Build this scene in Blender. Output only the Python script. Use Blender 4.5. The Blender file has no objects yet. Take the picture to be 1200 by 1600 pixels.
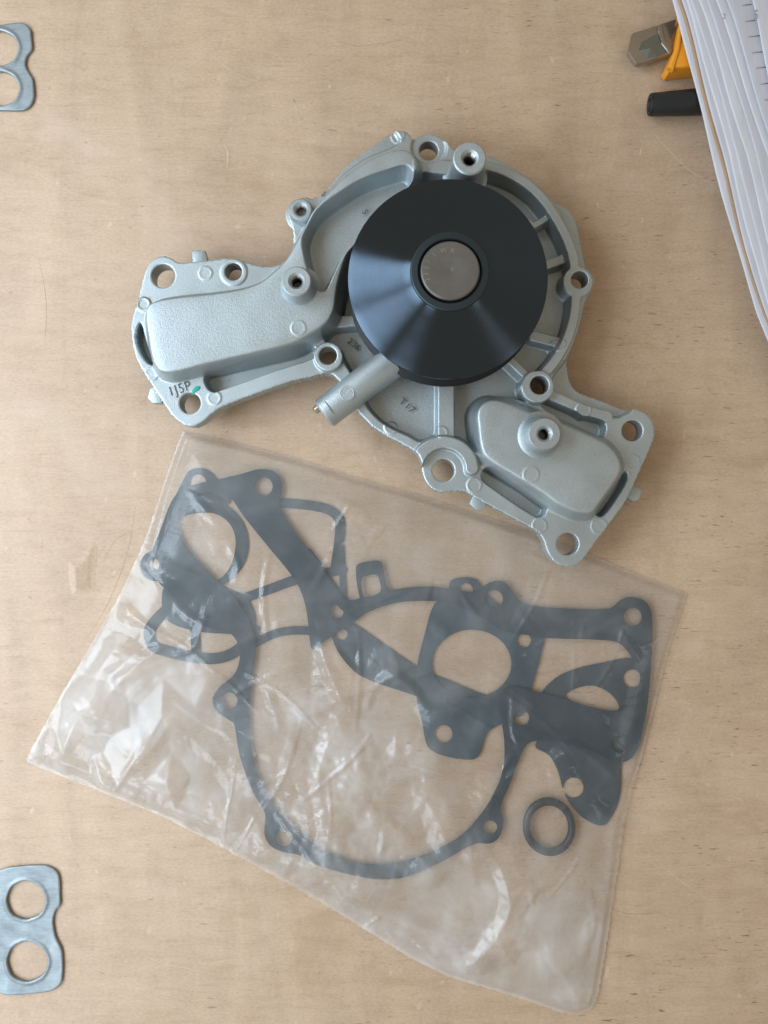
import bpy, bmesh, math, random
import numpy as np
from mathutils import Vector, Matrix
R = math.radians
sc = bpy.context.scene
COL = sc.collection

# ------------------------------------------------------------------ camera
CH = 380.0                    # camera height above the table, mm
SC = 380.0 / 1200.0           # mm of table per photo pixel
cam_d = bpy.data.cameras.new('camera')
cam = bpy.data.objects.new('camera', cam_d); COL.objects.link(cam)
cam.location = (0, 0, CH / 1000); cam.rotation_euler = (0, 0, 0)
cam_d.sensor_fit = 'VERTICAL'; cam_d.sensor_height = 24; cam_d.sensor_width = 18
cam_d.angle = 2 * math.atan(800 * SC / CH)
cam_d.clip_start = 0.01; cam_d.clip_end = 50
sc.camera = cam

# ------------------------------------------------------------------ light: a room with windows to the left, plus one added lamp
w = bpy.data.worlds.new('World'); sc.world = w; w.use_nodes = True
bg = w.node_tree.nodes['Background']
bg.inputs[0].default_value = (1.10, 0.92, 0.70, 1); bg.inputs[1].default_value = 0.37

def area_lamp(name, az, el, dist, sx, sy, power, col):
    l = bpy.data.lights.new(name, 'AREA'); l.shape = 'RECTANGLE'
    l.size = sx; l.size_y = sy; l.energy = power; l.color = col
    o = bpy.data.objects.new(name, l); COL.objects.link(o)
    d = Vector((math.cos(R(az)) * math.cos(R(el)), math.sin(R(az)) * math.cos(R(el)), math.sin(R(el))))
    o.location = d * dist
    o.rotation_euler = (-d).to_track_quat('-Z', 'Y').to_euler()
area_lamp('window_or_added_light', 150, 38, 0.74, 0.30, 0.42, 2.3, (0.78, 0.93, 1.08))
area_lamp('window_or_added_light', 190, 38, 0.74, 0.34, 0.42, 4.3, (0.78, 0.93, 1.08))
area_lamp('window_or_added_light', 232, 36, 0.80, 0.20, 0.42, 1.5, (0.78, 0.93, 1.08))
area_lamp('window_or_added_light', 332, 36, 2.2, 0.25, 0.9, 1.6, (0.92, 0.96, 1.0))  # weak lamp added for the pulley's lower-right streak; no such source known

sc.view_settings.view_transform = 'Standard'; sc.view_settings.look = 'None'
sc.view_settings.exposure = 0.0; sc.view_settings.gamma = 1.0
sc.cycles.max_bounces = 10; sc.cycles.transparent_max_bounces = 24
sc.cycles.caustics_reflective = False; sc.cycles.caustics_refractive = False

# ------------------------------------------------------------------ helpers
def U(px, py, z=0.0):                       # photo pixel + height (mm) -> place (mm)
    k = SC * (CH - z) / CH
    return ((px - 600) * k, (800 - py) * k)
def V(px, py, z=0.0):
    x, y = U(px, py, z); return Vector((x / 1000, y / 1000, z / 1000))
def tag(o, label=None, cat=None, group=None, kind=None):
    if label: o['label'] = label
    if cat: o['category'] = cat
    if group: o['group'] = group
    if kind: o['kind'] = kind
    return o
def empty(name, loc, label, cat, group=None):
    o = bpy.data.objects.new(name, None); COL.objects.link(o); o.location = loc
    o.empty_display_size = 0.02
    return tag(o, label, cat, group)
def link(name, me, mat, parent=None):
    o = bpy.data.objects.new(name, me); COL.objects.link(o)
    if mat: me.materials.append(mat)
    if parent:
        o.parent = parent
        o.matrix_parent_inverse = Matrix.Translation(-parent_world(parent))
    return o
def parent_world(p):
    v = Vector(p.location); 
    if p.parent: v = v + (parent_world(p.parent) if False else Vector((0, 0, 0)))
    return v
def smooth_me(me, on=True):
    me.polygons.foreach_set('use_smooth', [on] * len(me.polygons)); me.update()

def spline(pts, n=5, closed=True):
    P = np.array(pts, float); N = len(P); out = []
    rng = range(N) if closed else range(N - 1)
    for i in rng:
        if closed: a, b, c, d = P[i - 1], P[i], P[(i + 1) % N], P[(i + 2) % N]
        else: a, b, c, d = P[max(i - 1, 0)], P[i], P[i + 1], P[min(i + 2, N - 1)]
        la = max(np.hypot(*(b - a)), 1e-6); lb = max(np.hypot(*(c - b)), 1e-6); lc = max(np.hypot(*(d - c)), 1e-6)
        m1 = (c - a) / (la + lb) * lb if la + lb > 1e-6 else c - b
        m2 = (d - b) / (lb + lc) * lb
        for k in range(n):
            t = k / n; t2 = t * t; t3 = t2 * t
            out.append((2*t3-3*t2+1)*b + (t3-2*t2+t)*m1 + (-2*t3+3*t2)*c + (t3-t2)*m2)
    if not closed: out.append(P[-1])
    return np.array(out)

class Grid:
    def __init__(s, x0, x1, y0, y1, step):
        s.xs = np.arange(x0, x1 + step, step); s.ys = np.arange(y0, y1 + step, step)
        s.X, s.Y = np.meshgrid(s.xs, s.ys, indexing='ij')
    def px(s, z=0.0):
        k = SC * (CH - z) / CH
        return 600 + s.X / k, 800 - s.Y / k
def sd_poly(PX, PY, pts, margin=45.0):      # signed distance in px, negative inside
    P = np.asarray(pts, float)
    lo = P.min(0) - margin; hi = P.max(0) + margin
    m = (PX > lo[0]) & (PX < hi[0]) & (PY > lo[1]) & (PY < hi[1])
    out = np.full(PX.shape, margin)
    x = PX[m]; y = PY[m]
    d = np.full(x.shape, 1e9); ins = np.zeros(x.shape, bool)
    N = len(P)
    for i in range(N):
        ax, ay = P[i]; bx, by = P[(i + 1) % N]
        ex, ey = bx - ax, by - ay; L = ex*ex + ey*ey
        if L < 1e-9: continue
        wx, wy = x - ax, y - ay
        t = np.clip((wx*ex + wy*ey) / L, 0, 1)
        d = np.minimum(d, (wx - ex*t)**2 + (wy - ey*t)**2)
        if ey != 0:
            c = (ay > y) != (by > y)
            ins ^= c & (x < ax + (y - ay) * ex / ey)
    d = np.sqrt(d)
    out[m] = np.where(ins, -d, d)
    return out
def sd_line(PX, PY, pts, r, r2=None):
    d = np.full(PX.shape, 1e9)
    P = np.asarray(pts, float)
    for i in range(len(P) - 1):
        ax, ay = P[i]; bx, by = P[i + 1]
        ex, ey = bx - ax, by - ay; L = max(ex*ex + ey*ey, 1e-9)
        t = np.clip(((PX - ax)*ex + (PY - ay)*ey) / L, 0, 1)
        d = np.minimum(d, np.hypot(PX - ax - ex*t, PY - ay - ey*t))
    return d - r
def sd_circ(PX, PY, c, r, r2=None):
    if r2 is None: return np.hypot(PX - c[0], PY - c[1]) - r
    return (np.hypot((PX - c[0]) / r, (PY - c[1]) / r2) - 1) * min(r, r2)
def sstep(t):
    t = np.clip(t, 0, 1); return t*t*(3 - 2*t)

def sdf_mesh(name, G, sd, h, mat, parent=None, zbot=None, rnd=0.0, bottom=False):
    """solid whose plan is {sd<0} (sd in mm), top at height h (mm), sides down to zbot"""
    step = G.xs[1] - G.xs[0]
    gx, gy = np.gradient(sd, step); gl = np.maximum(np.hypot(gx, gy), 1e-6)
    snap = (np.abs(sd) < 0.32*step) & (gl > 0.6) & (gl < 1.4)      # pull near-edge grid points onto the outline: no sliver faces
    GX = np.where(snap, G.X - sd*gx/gl**2, G.X); GY = np.where(snap, G.Y - sd*gy/gl**2, G.Y)
    sd = np.where(snap, -1e-7, sd)
    ins = sd < 0
    hh = h - (rnd * np.clip(1 + sd / rnd, 0, 1)**2 if rnd > 0 else 0)
    nx, ny = sd.shape
    vid = np.full(sd.shape, -1, int)
    vid[ins] = np.arange(ins.sum())
    verts = np.stack([GX[ins], GY[ins], np.broadcast_to(hh, sd.shape)[ins]], 1)
    extra = []; base = len(verts); emap = {}
    a, b, c, d = ins[:-1, :-1], ins[1:, :-1], ins[1:, 1:], ins[:-1, 1:]
    cnt = a.astype(int) + b + c + d
    full = np.argwhere(cnt == 4)
    i, j = full[:, 0], full[:, 1]
    faces = np.stack([vid[i, j], vid[i+1, j], vid[i+1, j+1], vid[i, j+1]], 1).tolist()
    hb = np.broadcast_to(h, sd.shape)
    def ev(p, q):
        key = (p, q) if p < q else (q, p)
        if key in emap: return emap[key]
        p, q = key
        for r_ in (p, q):
            if snap[r_] and ins[r_]:
                emap[key] = int(vid[r_]); return emap[key]
        s0, s1 = sd[p], sd[q]; t = min(max(s0 / (s0 - s1), 0.03), 0.97)
        x = GX[p] + (GX[q] - GX[p]) * t; y = GY[p] + (GY[q] - GY[p]) * t
        z = hb[p] + (hb[q] - hb[p]) * t - rnd
        emap[key] = base + len(extra); extra.append((x, y, z)); return emap[key]
    for i, j in np.argwhere((cnt > 0) & (cnt < 4)):
        i = int(i); j = int(j)
        cs = [(i, j), (i+1, j), (i+1, j+1), (i, j+1)]
        f = []
        for k in range(4):
            p, q = cs[k], cs[(k+1) % 4]
            if ins[p]: f.append(int(vid[p]))
            if ins[p] != ins[q]: f.append(ev(p, q))
        f = [v for k, v in enumerate(f) if v != f[k-1]]
        if len(set(f)) == len(f) >= 3: faces.append(f)
    allv = np.concatenate([verts, np.array(extra).reshape(-1, 3)]) if extra else verts
    V_ = allv.tolist()
    dirs = set()
    for f in faces:
        for k in range(len(f)): dirs.add((f[k-1], f[k]))
    edges = [e for e in dirs if (e[1], e[0]) not in dirs] if zbot is not None else []
    if zbot is not None:
        wt, wb = {}, {}
        def dup(v):
            if v not in wt:
                x, y, z = allv[v]
                wt[v] = len(V_); V_.append([x, y, z]); wb[v] = len(V_); V_.append([x, y, zbot])
            return wt[v], wb[v]
        for e, n_ in edges:
            t0, b0 = dup(e); t1, b1 = dup(n_)
            faces.append([t1, t0, b0, b1])
        if bottom:
            off = len(V_); nf = [f for f in faces if max(f) < len(allv)]
            V_ += [[x, y, zbot] for x, y, z in allv]
            faces += [[v + off for v in reversed(f)] for f in nf]
    me = bpy.data.meshes.new(name)
    me.from_pydata((np.array(V_) / 1000).tolist(), [], faces)
    smooth_me(me)
    return link(name, me, mat, parent)

def lathe(name, prof, centre, mat, parent=None, seg=96, axis=None, sharp=30, closed=False):
    """prof: (r, z) mm in order; centre Vector in metres; revolved about z (or the given axis)"""
    verts, faces = [], []
    for r, z in prof:
        for k in range(seg):
            a = 2*math.pi*k/seg; verts.append(Vector((r*math.cos(a), r*math.sin(a), z)) / 1000)
    n = len(prof)
    for i in range(n - 1 + (1 if closed else 0)):
        i2 = (i + 1) % n
        for k in range(seg):
            k2 = (k+1) % seg
            faces.append((i*seg+k, i2*seg+k, i2*seg+k2, i*seg+k2))
    M = axis.to_track_quat('Z', 'Y').to_matrix().to_4x4() if axis is not None else Matrix.Identity(4)
    M = Matrix.Translation(centre) @ M
    me = bpy.data.meshes.new(name)
    me.from_pydata([tuple(M @ v) for v in verts], [], faces)
    bm = bmesh.new(); bm.from_mesh(me)
    bmesh.ops.remove_doubles(bm, verts=bm.verts, dist=1e-7)
    bmesh.ops.recalc_face_normals(bm, faces=bm.faces)
    for e in bm.edges:
        if len(e.link_faces) == 2 and e.calc_face_angle(0) > R(sharp): e.smooth = False
    bm.to_mesh(me); bm.free(); smooth_me(me)
    return link(name, me, mat, parent)

def prism(name, pts, z0, z1, mat, parent=None, bev=0.3, zp=None, curve=0, seg=2):
    """extruded outline; pts in photo px at height zp"""
    zp = z1 if zp is None else zp
    P = spline(pts, curve) if curve else np.array(pts, float)
    bm = bmesh.new()
    vs = [bm.verts.new((*[c/1000 for c in U(x, y, zp)], z0/1000)) for x, y in P]
    f = bm.faces.new(vs); bm.normal_update()
    if f.normal.z > 0: f.normal_flip()
    r = bmesh.ops.extrude_face_region(bm, geom=[f])
    tv = [g for g in r['geom'] if isinstance(g, bmesh.types.BMVert)]
    for v in tv: v.co.z = z1/1000
    bmesh.ops.recalc_face_normals(bm, faces=bm.faces)
    if bev:
        tops = [e for e in bm.edges if all(abs(v.co.z - z1/1000) < 1e-7 for v in e.verts)]
        bmesh.ops.bevel(bm, geom=tops, offset=bev/1000, segments=seg, profile=0.5, affect='EDGES')
    for e in bm.edges:
        if len(e.link_faces) == 2 and e.calc_face_angle(0) > R(35): e.smooth = False
    me = bpy.data.meshes.new(name); bm.to_mesh(me); bm.free(); smooth_me(me)
    return link(name, me, mat, parent)

def text(name, s, px, py, z, size_px, rot, mat, parent, thick=0.05, bold=0.0, shear=0.0, sx=1.0):
    cu = bpy.data.curves.new('t', 'FONT'); cu.body = s; cu.align_x = 'CENTER'; cu.align_y = 'CENTER'
    cu.size = size_px * SC / 1000 * (CH - z) / CH; cu.extrude = thick / 2000; cu.offset = bold * cu.size
    cu.shear = shear; cu.space_character = 1.12; cu.resolution_u = 4
    t = bpy.data.objects.new('t', cu); COL.objects.link(t)
    bpy.context.view_layer.update()
    me = bpy.data.meshes.new_from_object(t.evaluated_get(bpy.context.evaluated_depsgraph_get()))
    bpy.data.objects.remove(t)
    M = Matrix.Translation(V(px, py, z)) @ Matrix.Rotation(R(rot), 4, 'Z') @ Matrix.Diagonal((sx, 1, 1, 1))
    me.transform(M); me.name = name; me.materials.clear()
    return link(name, me, mat, parent)

# ------------------------------------------------------------------ materials
def new_mat(name):
    m = bpy.data.materials.new(name); m.use_nodes = True
    nt = m.node_tree; b = nt.nodes['Principled BSDF']
    return m, nt, b, nt.nodes.new, nt.links.new
def ramp(nt, src, stops, interp='LINEAR'):
    r = nt.nodes.new('ShaderNodeValToRGB'); r.color_ramp.interpolation = interp
    els = r.color_ramp.elements
    while len(els) < len(stops): els.new(0.5)
    for e, (p, c) in zip(els, stops):
        e.position = p; e.color = (*c, 1) if len(c) == 3 else c
    nt.links.new(src, r.inputs[0]); return r
def noise(nt, vec, scale, detail=4, rough=0.55, dist=0.0):
    n = nt.nodes.new('ShaderNodeTexNoise'); n.inputs['Scale'].default_value = scale
    n.inputs['Detail'].default_value = detail; n.inputs['Roughness'].default_value = rough
    n.inputs['Distortion'].default_value = dist
    if vec is not None: nt.links.new(vec, n.inputs['Vector'])
    return n
def mapping(nt, scale, rot=0, loc=(0, 0, 0)):
    t = nt.nodes.new('ShaderNodeTexCoord'); m = nt.nodes.new('ShaderNodeMapping')
    m.inputs['Scale'].default_value = scale; m.inputs['Rotation'].default_value = (0, 0, R(rot)); m.inputs['Location'].default_value = loc
    nt.links.new(t.outputs['Object'], m.inputs[0]); return m.outputs[0]
def mixc(nt, fac, a, b, mode='MIX'):
    n = nt.nodes.new('ShaderNodeMix'); n.data_type = 'RGBA'; n.blend_type = mode
    for i, v in ((0, fac), (6, a), (7, b)):
        if hasattr(v, 'is_linked'): nt.links.new(v, n.inputs[i])
        else: n.inputs[i].default_value = v if i == 0 else (*v, 1)
    return n.outputs[2]
def math_n(nt, op, a, b=0.0, c=None):
    n = nt.nodes.new('ShaderNodeMath'); n.operation = op
    for i, v in enumerate((a, b) if c is None else (a, b, c)):
        if hasattr(v, 'is_linked'): nt.links.new(v, n.inputs[i])
        else: n.inputs[i].default_value = v
    return n.outputs[0]
def bump(nt, b, h, strength, dist):
    n = nt.nodes.new('ShaderNodeBump'); n.inputs['Strength'].default_value = strength; n.inputs['Distance'].default_value = dist
    nt.links.new(h, n.inputs['Height']); nt.links.new(n.outputs[0], b.inputs['Normal']); return n

def plain(name, col, rough=0.5, metal=0.0, spec=0.5):
    m, nt, b, N, L = new_mat(name)
    b.inputs['Base Color'].default_value = (*col, 1); b.inputs['Roughness'].default_value = rough
    b.inputs['Metallic'].default_value = metal; b.inputs['Specular IOR Level'].default_value = spec
    return m

# plywood
def wood_mat():
    m, nt, b, N, L = new_mat('plywood')
    big = noise(nt, mapping(nt, (1, 2.2, 1)), 9, 3)
    mid = noise(nt, mapping(nt, (1, 3.5, 1), 2), 45, 5, 0.6, 0.6)
    fine = noise(nt, mapping(nt, (1, 2.2, 1), 4), 520, 4, 0.7)
    vert = noise(nt, mapping(nt, (5, 1, 1), 3), 7, 3, 0.6, 0.8)
    base = ramp(nt, big.outputs[0], [(0.3, (0.46, 0.325, 0.215)), (0.7, (0.545, 0.40, 0.28))]).outputs[0]
    c = mixc(nt, 0.5, base, ramp(nt, mid.outputs[0], [(0.32, (0.45, 0.32, 0.21)), (0.5, (0.52, 0.38, 0.26)), (0.72, (0.58, 0.44, 0.32))]).outputs[0])
    c = mixc(nt, 0.55, c, ramp(nt, fine.outputs[0], [(0.28, (0.36, 0.36, 0.36)), (0.72, (0.63, 0.63, 0.63))]).outputs[0], 'OVERLAY')
    c = mixc(nt, 0.45, c, ramp(nt, vert.outputs[0], [(0.35, (0.42, 0.42, 0.42)), (0.65, (0.57, 0.57, 0.57))]).outputs[0], 'OVERLAY')
    # dark pores along the grain, in patches, more of them to the right
    pore = noise(nt, mapping(nt, (1, 6.5, 1), 3), 130, 3, 0.6, 0.3)
    p = ramp(nt, pore.outputs[0], [(0.625, (0, 0, 0)), (0.71, (0.9, 0.9, 0.9))]).outputs[0]
    patch = noise(nt, mapping(nt, (1, 1.6, 1), 0, (3.1, 0, 0)), 24, 2)
    sep = N('ShaderNodeSeparateXYZ'); tc = N('ShaderNodeTexCoord'); L(tc.outputs['Object'], sep.inputs[0])
    right = math_n(nt, 'MULTIPLY_ADD', sep.outputs[0], 0.75, -0.03)
    pm = ramp(nt, math_n(nt, 'ADD', patch.outputs[0], right), [(0.50, (0.03, 0.03, 0.03)), (0.64, (0.9, 0.9, 0.9))]).outputs[0]
    pf = math_n(nt, 'MULTIPLY', p, pm)
    c = mixc(nt, pf, c, (0.17, 0.085, 0.045))
    # fine dark grain lines
    gl = noise(nt, mapping(nt, (1, 14, 1), 2, (1, 3, 0)), 55, 4, 0.65, 0.4)
    c = mixc(nt, math_n(nt, 'MULTIPLY', ramp(nt, gl.outputs[0], [(0.56, (0, 0, 0)), (0.70, (0.5, 0.5, 0.5))]).outputs[0], 0.6), c, (0.33, 0.21, 0.125))
    # old stains
    st = noise(nt, mapping(nt, (1, 1.3, 1), 30, (9, 4, 0)), 17, 5, 0.62, 1.2)
    c = mixc(nt, ramp(nt, st.outputs[0], [(0.56, (0, 0, 0)), (0.70, (0.30, 0.30, 0.30))]).outputs[0], c, (0.34, 0.21, 0.12))
    sx = noise(nt, mapping(nt, (1, 1.0, 1), -50, (2, 8, 0)), 13, 5, 0.6, 1.0)
    c = mixc(nt, ramp(nt, sx.outputs[0], [(0.58, (0, 0, 0)), (0.72, (0.32, 0.32, 0.32))]).outputs[0], c, (0.62, 0.50, 0.39))
    # tiny pale nicks and brown flecks
    fl = noise(nt, mapping(nt, (1, 2.0, 1), -12), 210, 2, 0.5)
    c = mixc(nt, ramp(nt, fl.outputs[0], [(0.70, (0, 0, 0)), (0.76, (0.5, 0.5, 0.5))]).outputs[0], c, (0.27, 0.16, 0.09))
    fl2 = noise(nt, mapping(nt, (1, 0.6, 1), 20, (7, 2, 0)), 170, 2, 0.5)
    c = mixc(nt, ramp(nt, fl2.outputs[0], [(0.70, (0, 0, 0)), (0.77, (0.55, 0.55, 0.55))]).outputs[0], c, (0.66, 0.53, 0.40))
    L(c, b.inputs['Base Color'])
    b.inputs['Roughness'].default_value = 0.5; b.inputs['Specular IOR Level'].default_value = 0.6
    hsum = math_n(nt, 'ADD', math_n(nt, 'MULTIPLY', fine.outputs[0], 0.5), math_n(nt, 'MULTIPLY', pf, -0.8))
    hsum = math_n(nt, 'ADD', hsum, math_n(nt, 'MULTIPLY', mid.outputs[0], 1.2))
    bump(nt, b, hsum, 0.35, 0.0006)
    return m
M_wood = wood_mat()

def cast_mat(name, col, rough, metal, grain=0.35):
    m, nt, b, N, L = new_mat(name)
    a = noise(nt, mapping(nt, (1, 1, 1)), 1700, 2, 0.6)
    f = noise(nt, mapping(nt, (1, 1, 1)), 60, 3)
    c = mixc(nt, 0.5, ramp(nt, f.outputs[0], [(0.3, tuple(v*0.90 for v in col)), (0.7, tuple(min(v*1.07, 1) for v in col))]).outputs[0],
             ramp(nt, a.outputs[0], [(0.3, tuple(v*0.80 for v in col)), (0.7, tuple(min(v*1.15, 1) for v in col))]).outputs[0])
    sp = noise(nt, mapping(nt, (1, 1, 1), 0, (5, 1, 2)), 330, 2)
    c = mixc(nt, ramp(nt, sp.outputs[0], [(0.74, (0, 0, 0)), (0.79, (0.6, 0.6, 0.6))]).outputs[0], c, tuple(v*0.35 for v in col))
    L(c, b.inputs['Base Color']); b.inputs['Metallic'].default_value = metal
    L(ramp(nt, f.outputs[0], [(0.3, (rough - .06,)*3), (0.7, (rough + .06,)*3)]).outputs[0], b.inputs['Roughness'])
    bump(nt, b, a.outputs[0], grain, 0.0004)
    return m
M_cast = cast_mat('cast_aluminium', (0.445, 0.505, 0.525), 0.48, 0.76, 0.42)
M_boss = cast_mat('machined_aluminium', (0.62, 0.65, 0.66), 0.40, 0.85, 0.10)
M_bore = plain('thread_steel', (0.34, 0.33, 0.31), 0.28, 1.0)
def zinc_mat():
    m, nt, b, N, L = new_mat('worn_zinc_sheet')
    f = noise(nt, mapping(nt, (1, 1, 1)), 85, 5, 0.65, 0.8); g = noise(nt, mapping(nt, (1, 9, 1), 65), 160, 3, 0.6)
    c = mixc(nt, 0.5, ramp(nt, f.outputs[0], [(0.3, (0.17, 0.20, 0.215)), (0.52, (0.27, 0.315, 0.335)), (0.72, (0.36, 0.40, 0.415))]).outputs[0], ramp(nt, g.outputs[0], [(0.35, (0.22, 0.26, 0.275)), (0.7, (0.33, 0.37, 0.39))]).outputs[0])
    L(c, b.inputs['Base Color']); b.inputs['Metallic'].default_value = 0.5
    L(ramp(nt, f.outputs[0], [(0.3, (0.55,)*3), (0.7, (0.40,)*3)]).outputs[0], b.inputs['Roughness'])
    bump(nt, b, g.outputs[0], 0.2, 0.0003); return m
M_zinc = zinc_mat()
M_ink = plain('black_marking_ink', (0.06, 0.065, 0.07), 0.6)
M_stampdark = plain('recessed_cast_mark', (0.10, 0.11, 0.11), 0.6, 0.3)
M_green = plain('green_paint', (0.02, 0.42, 0.33), 0.4)

def pulley_mat():
    m, nt, b, N, L = new_mat('turned_black_steel')
    b.inputs['Base Color'].default_value = (0.058, 0.078, 0.102, 1); b.inputs['Metallic'].default_value = 1.0
    b.inputs['Roughness'].default_value = 0.33
    b.inputs['Anisotropic'].default_value = 0.92; b.inputs['Anisotropic Rotation'].default_value = 0.25
    t = N('ShaderNodeTangent'); t.direction_type = 'RADIAL'; t.axis = 'Z'
    L(t.outputs[0], b.inputs['Tangent'])
    sep = N('ShaderNodeSeparateXYZ'); tc = N('ShaderNodeTexCoord'); L(tc.outputs['Object'], sep.inputs[0])
    r = math_n(nt, 'SQRT', math_n(nt, 'ADD', math_n(nt, 'POWER', sep.outputs[0], 2.0), math_n(nt, 'POWER', sep.outputs[1], 2.0)))
    n = N('ShaderNodeTexNoise'); n.noise_dimensions = '1D'; n.inputs['Scale'].default_value = 3500; n.inputs['Detail'].default_value = 3
    L(r, n.inputs['W'])
    bump(nt, b, n.outputs[0], 0.22, 0.0002)
    sm = noise(nt, tc.outputs['Object'], 55, 3)
    L(ramp(nt, sm.outputs[0], [(0.35, (0.20,)*3), (0.65, (0.27,)*3)]).outputs[0], b.inputs['Roughness'])
    return m
M_pulley = pulley_mat()
M_hub = plain('black_hub_steel', (0.035, 0.05, 0.058), 0.42, 0.6)
M_black = plain('black_groove', (0.008, 0.009, 0.011), 0.5, 0.0, 0.3)
M_shaft = cast_mat('ground_steel', (0.22, 0.22, 0.21), 0.42, 0.85, 0.12)
M_brightmark = plain('bright_stamp', (0.42, 0.43, 0.42), 0.35, 0.9)
M_brass = plain('nipple_steel', (0.65, 0.62, 0.56), 0.2, 1.0)

def gasket_mat(name, col):
    m, nt, b, N, L = new_mat(name)
    a = noise(nt, mapping(nt, (1, 1, 1)), 900, 3, 0.6); f = noise(nt, mapping(nt, (1, 1, 1)), 50, 3)
    c = mixc(nt, 0.5, ramp(nt, f.outputs[0], [(0.3, tuple(v*.85 for v in col)), (0.7, tuple(v*1.15 for v in col))]).outputs[0],
             ramp(nt, a.outputs[0], [(0.3, tuple(v*.8 for v in col)), (0.7, tuple(v*1.2 for v in col))]).outputs[0])
    L(c, b.inputs['Base Color']); b.inputs['Roughness'].default_value = 0.75
    bump(nt, b, a.outputs[0], 0.2, 0.0003); return m
M_gask = gasket_mat('gasket_paper', (0.013, 0.034, 0.048)); M_gask2 = gasket_mat('older_gasket_paper', (0.038, 0.070, 0.090)); M_gask3 = gasket_mat('grey_gasket_paper', (0.036, 0.058, 0.072))
M_rubber = plain('black_rubber', (0.022, 0.030, 0.034), 0.45)

def film_mat(name, haze, gloss):
    m, nt, b, N, L = new_mat(name)
    out = nt.nodes['Material Output']; nt.nodes.remove(b)
    tr = N('ShaderNodeBsdfTransparent'); tr.inputs[0].default_value = (0.995, 0.997, 1.0, 1)
    d1 = N('ShaderNodeBsdfDiffuse'); d1.inputs[0].default_value = (0.93, 0.975, 1.0, 1)
    d2 = N('ShaderNodeBsdfTranslucent'); d2.inputs[0].default_value = (0.98, 0.985, 0.99, 1)
    df = N('ShaderNodeMixShader'); df.inputs[0].default_value = 0.40; L(d1.outputs[0], df.inputs[1]); L(d2.outputs[0], df.inputs[2])
    n1 = noise(nt, mapping(nt, (1, 1, 1)), 28, 4, 0.6, 0.8)
    n2 = noise(nt, mapping(nt, (1, 5, 1), 35), 120, 3, 0.6)
    hz = ramp(nt, n1.outputs[0], [(0.32, (haze*0.6,)*3), (0.7, (haze*1.5,)*3)]).outputs[0]
    if gloss:                                  # painted glare: whiter haze in set zones, stored per vertex on the sheet
        at = N('ShaderNodeAttribute'); at.attribute_name = 'painted_glare'
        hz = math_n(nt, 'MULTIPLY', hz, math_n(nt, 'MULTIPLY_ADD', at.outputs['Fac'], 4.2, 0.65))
    mx = N('ShaderNodeMixShader'); L(hz, mx.inputs[0]); L(tr.outputs[0], mx.inputs[1]); L(df.outputs[0], mx.inputs[2])
    if gloss:
        gl = N('ShaderNodeBsdfGlossy'); gl.inputs[0].default_value = (1, 1, 1, 1)
        L(ramp(nt, n1.outputs[0], [(0.35, (0.10,)*3), (0.7, (0.24,)*3)]).outputs[0], gl.inputs['Roughness'])
        bp = N('ShaderNodeBump'); bp.inputs['Strength'].default_value = 0.35; bp.inputs['Distance'].default_value = 0.0012
        L(math_n(nt, 'ADD', math_n(nt, 'MULTIPLY', n2.outputs[0], 0.08), math_n(nt, 'MULTIPLY', n1.outputs[0], 2.0)), bp.inputs['Height']); L(bp.outputs[0], gl.inputs['Normal'])
        fr = N('ShaderNodeFresnel'); fr.inputs[0].default_value = 1.5
        fac = math_n(nt, 'MINIMUM', math_n(nt, 'MULTIPLY', fr.outputs[0], gloss), 0.35)
        g2 = N('ShaderNodeBsdfGlossy'); g2.inputs[0].default_value = (1, 1, 1, 1); g2.inputs['Roughness'].default_value = 0.42
        m0 = N('ShaderNodeMixShader'); m0.inputs[0].default_value = 0.45; L(gl.outputs[0], m0.inputs[1]); L(g2.outputs[0], m0.inputs[2])
        fac = math_n(nt, 'MULTIPLY', fac, 0.95)
        m2 = N('ShaderNodeMixShader'); L(fac, m2.inputs[0]); L(mx.outputs[0], m2.inputs[1]); L(m0.outputs[0], m2.inputs[2])
        L(m2.outputs[0], out.inputs[0])
    else: L(mx.outputs[0], out.inputs[0])
    return m
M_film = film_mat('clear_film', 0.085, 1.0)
M_filmb = film_mat('clear_film_back', 0.01, 0)
M_seam = film_mat('film_seam', 0.10, 1.2)

def paper_mat(name, col):
    m, nt, b, N, L = new_mat(name)
    f = noise(nt, mapping(nt, (3, 1, 1), 15), 40, 4)
    L(ramp(nt, f.outputs[0], [(0.3, tuple(v*.93 for v in col)), (0.7, tuple(min(1, v*1.04) for v in col))]).outputs[0], b.inputs['Base Color'])
    b.inputs['Roughness'].default_value = 0.8; b.inputs['Specular IOR Level'].default_value = 0.2
    bump(nt, b, f.outputs[0], 0.3, 0.0015); return m
M_paper = paper_mat('white_paper', (0.58, 0.59, 0.64))
M_paper2 = paper_mat('grey_white_paper', (0.53, 0.535, 0.585))
M_kraft = paper_mat('kraft_card', (0.42, 0.28, 0.18))
M_line = plain('pencil_grey', (0.27, 0.27, 0.30), 0.8)
M_orange = plain('orange_plastic', (0.78, 0.31, 0.02), 0.42)
M_knife = cast_mat('knife_steel', (0.40, 0.36, 0.32), 0.30, 0.95, 0.08)
M_knifein = plain('knife_steel_dark', (0.26, 0.29, 0.29), 0.2, 1.0)
M_marker = plain('black_marker_plastic', (0.012, 0.015, 0.018), 0.42)

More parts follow.
